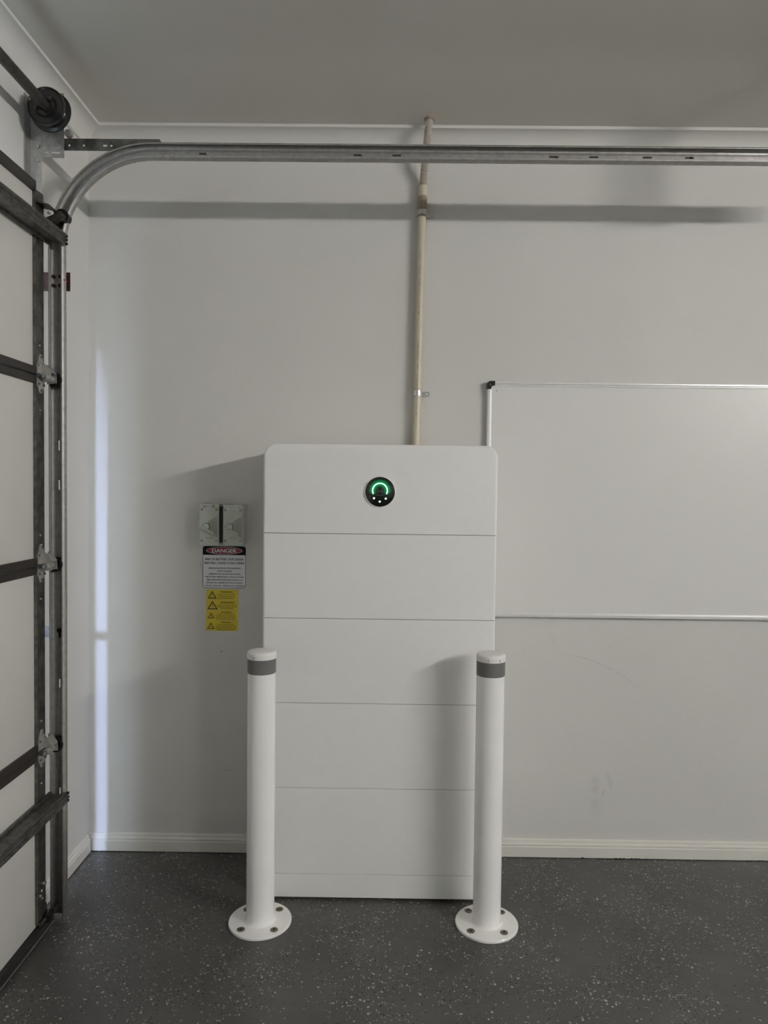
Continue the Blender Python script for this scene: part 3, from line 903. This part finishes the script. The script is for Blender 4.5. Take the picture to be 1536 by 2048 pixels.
# ------------------------------------------------------------------ sectional garage door
DXF = 0.068                    # inner face of the door
YE = -0.487                    # edge of the door by the track
YF = -5.40
JZ = [0.573, 1.143, 1.717]     # joints between sections
DT = 2.290
gd = empty('garage_door', (0.05, -0.6, 0.0), 'closed sectional garage door with pale panels, dark joints and galvanised struts', 'garage door')
zs = [0.035] + JZ + [DT - 0.02]
for i in range(4):
    z0, z1 = zs[i] + (0.004 if i else 0), zs[i + 1] - 0.004
    box('door_panel', 0.054, DXF - 0.004, YF, YE - 0.004, z0, z1, M['door_skin'], gd, 0.003)
for zc in JZ:
    bm = bmesh.new()
    w = wloc(gd)
    # rolled tongue and groove strip: two ribs with a fine line between
    add_box(bm, DXF - 0.012 - w[0], DXF + 0.003 - w[0], YF - w[1], YE - 0.048 - w[1], zc - 0.0245, zc - 0.001, 0.002, 1)
    add_box(bm, DXF - 0.012 - w[0], DXF + 0.0045 - w[0], YF - w[1], YE - 0.048 - w[1], zc + 0.001, zc + 0.0255, 0.002, 1)
    finish('joint_strip', bm, M['brown_rail'], gd)
box('top_strip', 0.052, DXF + 0.004, YF, YE - 0.048, DT - 0.033, DT, M['brown_rail'], gd, 0.002)
for i in range(4):
    z0, z1 = zs[i] + (0.002 if i else 0.01), zs[i + 1] - 0.002
    bm = bmesh.new(); w = wloc(gd)
    add_box(bm, 0.052 - w[0], DXF + 0.001 - w[0], YE - 0.056 - w[1], YE - w[1], z0, z1)
    add_box(bm, DXF - 0.004 - w[0], DXF + 0.006 - w[0], YE - 0.058 - w[1], YE - 0.0555 - w[1], z0, z1)      # folded edge
    finish('end_stile', bm, M['galv_dark'], gd)
    for zb in (z0 + 0.09, z1 - 0.10):
        cyl('rivet', (DXF + 0.001, YE - 0.025, zb), (DXF + 0.004, YE - 0.025, zb), 0.0045, M['zinc'], gd, r1=0.003, n=12)
box('bottom_seal', 0.050, DXF + 0.016, YF, YE + 0.028, 0.0, 0.034, M['rubber'], gd, 0.006)
box('seal_retainer', DXF + 0.0155, DXF + 0.018, YF, YE + 0.020, 0.010, 0.014, M['galv_light'], gd)
for (by, bz) in ((YE - 0.010, 0.150), (YE - 0.034, 0.122), (YE - 0.022, 0.110)):
    cyl('bracket_bolt', (DXF, by, bz), (DXF + 0.006, by, bz), 0.007, M['zinc'], gd, r1=0.005, n=12)

bbk = box('bottom_bracket', DXF + 0.001, DXF + 0.005, YE - 0.048, YE - 0.002, 0.036, 0.085, M['galv_dark'], gd)
cyl('roller_stem', (DXF + 0.012, YE - 0.060, 0.048), (DXF + 0.016, -0.440, 0.048), 0.0055, M['shaft'], bbk, n=14)
box('stem_block', DXF + 0.003, DXF + 0.026, YE - 0.030, YE + 0.004, 0.036, 0.062, M['black'], bbk, 0.003)

# strengthening struts
def strut(zc, flip):
    w = wloc(gd)
    y0, y1 = YF, -0.462
    x0, x1 = DXF - 0.002, 0.126
    t = 0.0016
    # wide pan with a corrugated lip towards the room
    s = flip
    prof = [(x0, -0.022 * s), (x0 + 0.002, 0.006 * s), (x0 + 0.010, 0.008 * s), (x0 + 0.012, 0.0), (x1 - 0.012, 0.0), (x1 - 0.010, 0.007 * s), (x1 - 0.003, 0.007 * s),
            (x1, 0.003 * s), (x1 - 0.003, -0.004 * s), (x1 + 0.003, -0.009 * s), (x1 - 0.002, -0.015 * s), (x1 + 0.004, -0.020 * s), (x1, -0.027 * s)]
    bm = bmesh.new()
    A = [bm.verts.new((a - w[0], y0 - w[1], zc + b - w[2])) for a, b in prof]
    B = [bm.verts.new((a - w[0], y1 - w[1], zc + b - w[2])) for a, b in prof]
    for i in range(len(prof) - 1): bm.faces.new((A[i], A[i + 1], B[i + 1], B[i]))
    o = finish('strut', bm, M['galv_dark'], gd)
    md = o.modifiers.new('sheet', 'SOLIDIFY'); md.thickness = t; md.offset = 0
    o['label'] = 'galvanised strengthening strut'
    for dz in (0.003, -0.009, -0.020):
        bm = bmesh.new()
        c = Vector((x1, y1, zc + dz * s)) - w
        add_box(bm, c.x - 0.006, c.x + 0.005, c.y - 0.002, c.y + 0.006, c.z - 0.0045, c.z + 0.0045, 0.002, 1)
        finish('end_bead', bm, M['black'], o)
strut(0.416, 1)
strut(2.135, -1)

# end hinges with rollers
def hinge(zc, k):
    w = wloc(gd)
    X0 = DXF + 0.001
    yc = YE - 0.025
    # tapered leaves above and below the joint
    up = [(yc - 0.024, zc + 0.004), (yc + 0.024, zc + 0.004), (yc + 0.022, zc + 0.028), (yc + 0.006, zc + 0.066), (yc - 0.006, zc + 0.066), (yc - 0.022, zc + 0.030)]
    dn = [(yc - 0.024, zc - 0.004), (yc + 0.024, zc - 0.004), (yc + 0.022, zc - 0.026), (yc + 0.008, zc - 0.050), (yc - 0.008, zc - 0.050), (yc - 0.022, zc - 0.026)]
    h = prism('hinge', up, X0, X0 + 0.003, M['galv'], gd, 'YZ')
    prism('hinge_leaf', dn, X0, X0 + 0.003, M['galv'], h, 'YZ')
    cyl('hinge_barrel', (X0 + 0.007, yc - 0.024, zc), (X0 + 0.007, yc + 0.026, zc), 0.0065, M['galv_dark'], h, n=16)
    # folded roller carrier: two cheeks and a sloping back
    ch = [(X0 + 0.002, zc + 0.040), (X0 + 0.012, zc + 0.036), (X0 + 0.030, zc + 0.012), (X0 + 0.032, zc - 0.014), (X0 + 0.002, zc - 0.018)]
    for yy_ in (yc + 0.006, yc + 0.040):
        prism('roller_cheek', ch, yy_, yy_ + 0.0025, M['galv'], h, 'XZ')
    bm = bmesh.new()
    pr = [(X0 + 0.012, zc + 0.036), (X0 + 0.030, zc + 0.012)]
    A = [bm.verts.new((a - w[0], yc + 0.006 - w[1], b)) for a, b in pr]; B = [bm.verts.new((a - w[0], yc + 0.042 - w[1], b)) for a, b in pr]
    bm.faces.new((A[0], A[1], B[1], B[0]))
    o = finish('carrier_back', bm, M['galv'], h); md = o.modifiers.new('sheet', 'SOLIDIFY'); md.thickness = 0.002
    lathe('stem_tube', [(0.0062, yc - 0.014), (0.0095, yc - 0.014), (0.0095, yc + 0.036), (0.0062, yc + 0.036)], M['galv'], h, 20, 'Y', (X0 + 0.019 - w[0], -w[1], zc - 0.002 - w[2]))
    cyl('roller_stem', (X0 + 0.019, yc - 0.020, zc - 0.002), (X0 + 0.019, -0.440, zc - 0.002), 0.0048, M['galv_light'], h, n=14)
    cyl('roller', (0.0875, -0.4600, zc - 0.002), (0.0875, -0.4350, zc - 0.002), 0.0225, M['black'], h, n=28)
    for (by, bz) in ((yc, zc + 0.057), (yc - 0.014, zc + 0.032), (yc + 0.014, zc + 0.036), (yc - 0.014, zc - 0.024), (yc + 0.014, zc - 0.026), (yc, zc - 0.042)):
        cyl('hinge_bolt', (X0 + 0.002, by, bz), (X0 + 0.0075, by, bz), 0.0048, M['zinc'], h, r1=0.0038, n=10)
for k, z in enumerate(JZ): hinge(z, k)

# top roller bracket
w = wloc(gd)
tb = prism('top_bracket', [(YE - 0.052, 2.165), (YE - 0.004, 2.165), (YE - 0.004, 2.235), (YE - 0.052, 2.235)], DXF + 0.001, DXF + 0.004, M['galv_dark'], gd, 'YZ')
prism('bracket_shelf', [(DXF, 2.232), (DXF + 0.040, 2.222), (DXF + 0.040, 2.219), (DXF, 2.229)], YE - 0.052, YE + 0.004, M['galv_dark'], tb, 'XZ')
prism('bracket_arm', [(DXF + 0.002, 2.172), (DXF + 0.055, 2.200), (DXF + 0.048, 2.216), (DXF + 0.002, 2.196)], YE - 0.004, YE + 0.018, M['shaft'], tb, 'XZ')
prism('bracket_slide', [(DXF + 0.016, 2.243), (DXF + 0.058, 2.203), (DXF + 0.052, 2.197), (DXF + 0.012, 2.237)], YE + 0.004, YE + 0.026, M['shaft'], tb, 'XZ')
cyl('roller_stem', (0.118, YE - 0.005, 2.212), (0.118, -0.440, 2.212), 0.0075, M['shaft'], tb, n=16)
cyl('roller', (0.1105, -0.4600, 2.216), (0.1105, -0.4350, 2.216), 0.0222, M['black'], tb, n=28)
for (bx, bz) in ((DXF + 0.012, 2.234), (DXF + 0.024, 2.207)):
    cyl('bracket_bolt', (bx, YE - 0.012, bz), (bx, YE - 0.012, bz + 0.006), 0.005, M['zinc'], tb, n=10)

# ------------------------------------------------------------------ door track
tk = empty('door_track', (0.08, -0.43, 0.0), 'galvanised steel garage door track curving from floor to horizontal run below ceiling', 'door track')
TXC, TZC, TR, TYW, TEND = 0.0870, 2.4245, 0.300, -0.4255, 2.74
slots = [(0.393, 0.422), (0.745, 0.772), (1.375, 1.405), (1.499, 1.530)]
st = []            # stations: (x, z, nx, nz) ; normal points to the inner side of the bend
zz = [0.012]
for a, b in sorted(slots): zz += [a, b]
zz += [1.9, TZC - TR]
for z in zz: st.append((TXC, z, 1.0, 0.0))
for k in range(1, 25):
    a = PI / 2 * k / 24
    st.append((TXC + TR - TR * math.cos(a), TZC - TR + TR * math.sin(a), math.cos(a), -math.sin(a)))
for x in (0.9, 1.5, 2.1, TEND): st.append((x, TZC, 0.0, -1.0))
prof = []
for k in range(10):                                   # rounded roller seat on the wall side
    a = math.radians(-68 + 158 * k / 9)
    prof.append((-0.0095 - 0.0150 * math.cos(a), -0.0150 + 0.0150 * math.sin(a)))
prof += [(-0.0060, -0.0012), (-0.0022, -0.0012), (0.0022, -0.0012), (0.0085, -0.0012)]
SLOT_STRIP = 11
for k in range(10):                                   # and on the room side
    a = math.radians(90 - 158 * k / 9)
    prof.append((0.0130 + 0.0150 * math.cos(a), -0.0150 + 0.0150 * math.sin(a)))
wt = wloc(tk)
bm = bmesh.new()
rows = [[bm.verts.new((x + nx * u - wt[0], TYW + v - wt[1], z + nz * u - wt[2])) for u, v in prof] for x, z, nx, nz in st]
for r in range(len(rows) - 1):
    za, zb = st[r][1], st[r + 1][1]
    for i in range(len(prof) - 1):
        if i == SLOT_STRIP and st[r][2] == 1.0 and (za, zb) in slots: continue
        bm.faces.new((rows[r][i], rows[r][i + 1], rows[r + 1][i + 1], rows[r + 1][i]))
rail_o = finish('rail', bm, M['rail'], tk, smooth=35)
md = rail_o.modifiers.new('sheet', 'SOLIDIFY'); md.thickness = 0.0016; md.offset = 0
# bolts and pressed slots on the horizontal run
for (px_x, kind) in ((0.415, 'b'), (0.432, 'b'), (0.553, 'b'), (0.540, 's'), (1.033, 'b'), (1.020, 's'), (1.140, 's'), (1.640, 'b'), (1.626, 's'), (1.750, 's'), (1.915, 's'), (2.045, 's'), (2.05, 'd')):
    if kind == 'b':
        cyl('track_bolt', (px_x, TYW - 0.0015, TZC - 0.002), (px_x, TYW - 0.0060, TZC - 0.002), 0.0046, M['zinc'], tk, r1=0.0036, n=12)
    else:
        ln_ = 0.014 if kind == 's' else 0.006
        prism('pressed_slot', rrect(px_x - ln_, px_x + ln_, TZC - 0.0045, TZC + 0.0010, 0.0027, 4), TYW - 0.0028, TYW - 0.001, M['shaft'], tk)
# bolt in the slot on the vertical run
prism('pressed_slot', rrect(TXC + 0.010 - 0.013, TXC + 0.010 - 0.006, 0.905, 0.935, 0.003, 4), TYW - 0.0030, TYW - 0.001, M['black'], tk)
cyl('track_bolt', (TXC + 0.001, TYW - 0.0015, 0.928), (TXC + 0.001, TYW - 0.0080, 0.928), 0.0075, M['black'], tk, n=12)
# jamb brackets tie the track to the wall
jb = box('jamb_bracket', 0.0, 0.1200, -0.4215, -0.4185, 1.998, 2.056, M['red_steel'], tk)
box('bracket_foot', 0.0, 0.003, -0.4185, -0.380, 1.998, 2.056, M['red_steel'], jb)
for (bx, bz) in ((0.073, 2.040), (0.073, 2.012), (0.094, 2.040), (0.094, 2.012)):
    cyl('bracket_bolt', (bx, -0.428, bz), (bx, -0.433, bz), 0.006, M['red_steel'], jb, n=10)
box('paint_stripe', 0.1095, 0.1156, -0.4500, -0.4320, 2.023, 2.027, M['red_paint'], jb)
jb2 = box('jamb_bracket', 0.0, 0.060, -0.4215, -0.4185, 0.905, 0.938, M['galv_dark'], tk)
box('bracket_foot', 0.0, 0.003, -0.4185, -0.380, 0.905, 0.938, M['galv_dark'], jb2)
# wall angle rising to the bearing plate
wa = box('wall_angle', 0.0005, 0.0365, -0.4320, -0.4290, 2.205, 2.585, M['galv'], tk)
box('angle_flange', 0.0005, 0.0035, -0.468, -0.4320, 2.205, 2.585, M['galv_light'], wa)
for bz in (2.395, 2.437, 2.476):
    bm = bmesh.new()
    add_lathe(bm, [(0.006, 0.001), (0.006, -0.003), (0.004, -0.006), (0, -0.006)], 12, 'Y', Vector((0.0285, -0.432, bz)) - wt)
    finish('angle_bolt', bm, M['zinc'], wa, smooth=50)
# bearing plate with long slots
xs = [0.0365, 0.043, 0.060, 0.068, 0.098, 0.110]
xs = [0.0365, 0.0440, 0.0605, 0.0690, 0.0960, 0.1085]
zs_ = [2.404, 2.4165, 2.4225, 2.435, 2.455, 2.600]
bp_ = grid_plate('bearing_plate', xs, zs_, {(1, 1), (3, 1)}, -0.4345, 0.003, M['galv_light'], tk)
for bx in (0.049, 0.090):
    bm = bmesh.new()
    add_lathe(bm, [(0.0105, 0.002), (0.0105, -0.002), (0.006, -0.003), (0.006, -0.007), (0, -0.007)], 14, 'Y', Vector((bx, -0.4355, 2.4405)) - wt)
    finish('plate_bolt', bm, M['galv_light'], bp_, smooth=40)
# perforated angle from the plate to the horizontal track
hx = [0.0960, 0.1150, 0.1215, 0.160, 0.1675, 0.2235, 0.2370, 0.2460, 0.2530, 0.40]
hz_ = [2.4335, 2.4460, 2.4525, 2.4700]
grid_plate('horizontal_angle', hx, hz_, {(1, 1), (3, 1), (5, 1), (7, 1)}, -0.4190, 0.0025, M['galv_dark'], tk)
box('angle_top', 0.1085, 0.40, -0.4180, -0.3850, 2.4680, 2.4705, M['galv_dark'], tk)
# strap hanging the far end of the track from the ceiling
hg = box('hanger_strap', 2.335, 2.425, -0.4230, -0.4200, TZC - 0.045, H, M['galv'], tk)
box('strap_flange', 2.335, 2.338, -0.4200, -0.3600, TZC - 0.045, H, M['galv'], hg)
box('strap_foot', 2.31, 2.45, -0.475, -0.385, H - 0.003, H, M['galv'], hg)

# ------------------------------------------------------------------ torsion shaft and cable drum
SXc, SZc = 0.0915, 2.518
ts = empty('torsion_shaft', (SXc, -0.45, SZc), 'dark steel torsion shaft with black cable drum above the garage door', 'shaft')
cyl('shaft_tube', (SXc, -5.35, SZc), (SXc, -0.425, SZc), 0.0150, M['shaft'], ts, n=28)
lathe('cable_drum', [(0.018, -0.074), (0.030, -0.074), (0.034, -0.0660), (0.050, -0.0660), (0.0525, -0.0690), (0.0560, -0.0690), (0.0560, -0.0600), (0.0515, -0.0575), (0.0515, -0.0540),
                     (0.0530, -0.0525), (0.0515, -0.0500), (0.0530, -0.0475), (0.0515, -0.0450), (0.0530, -0.0425), (0.0515, -0.0400), (0.0600, -0.0360), (0.0615, -0.0330), (0.0600, -0.0300), (0.018, -0.0300)], M['black'], ts, 56, 'Y')
lathe('bearing', [(0.0155, -0.028), (0.028, -0.028), (0.028, 0.000), (0.0155, 0.000)], M['shaft'], ts, 28, 'Y')
for a in (40, 200):
    a = math.radians(a)
    cyl('set_screw', (SXc + 0.026 * math.cos(a), -0.45 - 0.074, SZc + 0.026 * math.sin(a)), (SXc + 0.026 * math.cos(a), -0.45 - 0.082, SZc + 0.026 * math.sin(a)), 0.005, M['shaft'], ts, n=10)
bm = bmesh.new()
add_lathe(bm, [(0.0, -0.008), (0.0095, -0.008), (0.0120, -0.004), (0.0120, 0.008), (0.0, 0.008)], 20, 'Y', (0.0245, 0.030, -0.033))
finish('anchor_stud', bm, M['galv'], ts, smooth=40)

# ------------------------------------------------------------------ ceiling batten light (lights the garage)
LX_, LY0, LY1, LZ = 4.75, -2.50, -4.70, 2.57
lt = empty('batten_light', (LX_, (LY0 + LY1) / 2, H), 'long suspended batten light with white diffuser below the ceiling', 'lamp')
box('lamp_housing', LX_ - 0.022, LX_ + 0.022, LY1 - 0.02, LY0 + 0.02, LZ - 0.055, LZ, M['lamp_body'], lt, 0.004)
for yy_ in (LY0 - 0.3, LY1 + 0.3):
    cyl('hanging_rod', (LX_, yy_, LZ - 0.01), (LX_, yy_, H), 0.006, M['lamp_body'], lt, n=10)
bm = bmesh.new()
wl_ = wloc(lt)
hp = [(LX_ + 0.013 * math.cos(PI + PI * k / 12), LZ - 0.055 + 0.078 * math.sin(PI + PI * k / 12)) for k in range(13)]
A = [bm.verts.new((a - wl_[0], LY0 - wl_[1], b - wl_[2])) for a, b in hp]; B = [bm.verts.new((a - wl_[0], LY1 - wl_[1], b - wl_[2])) for a, b in hp]
for i in range(12): bm.faces.new((A[i], A[i + 1], B[i + 1], B[i]))
bm.faces.new(A); bm.faces.new(B)
finish('lamp_diffuser', bm, M['lamp_glow'], lt, smooth=40)
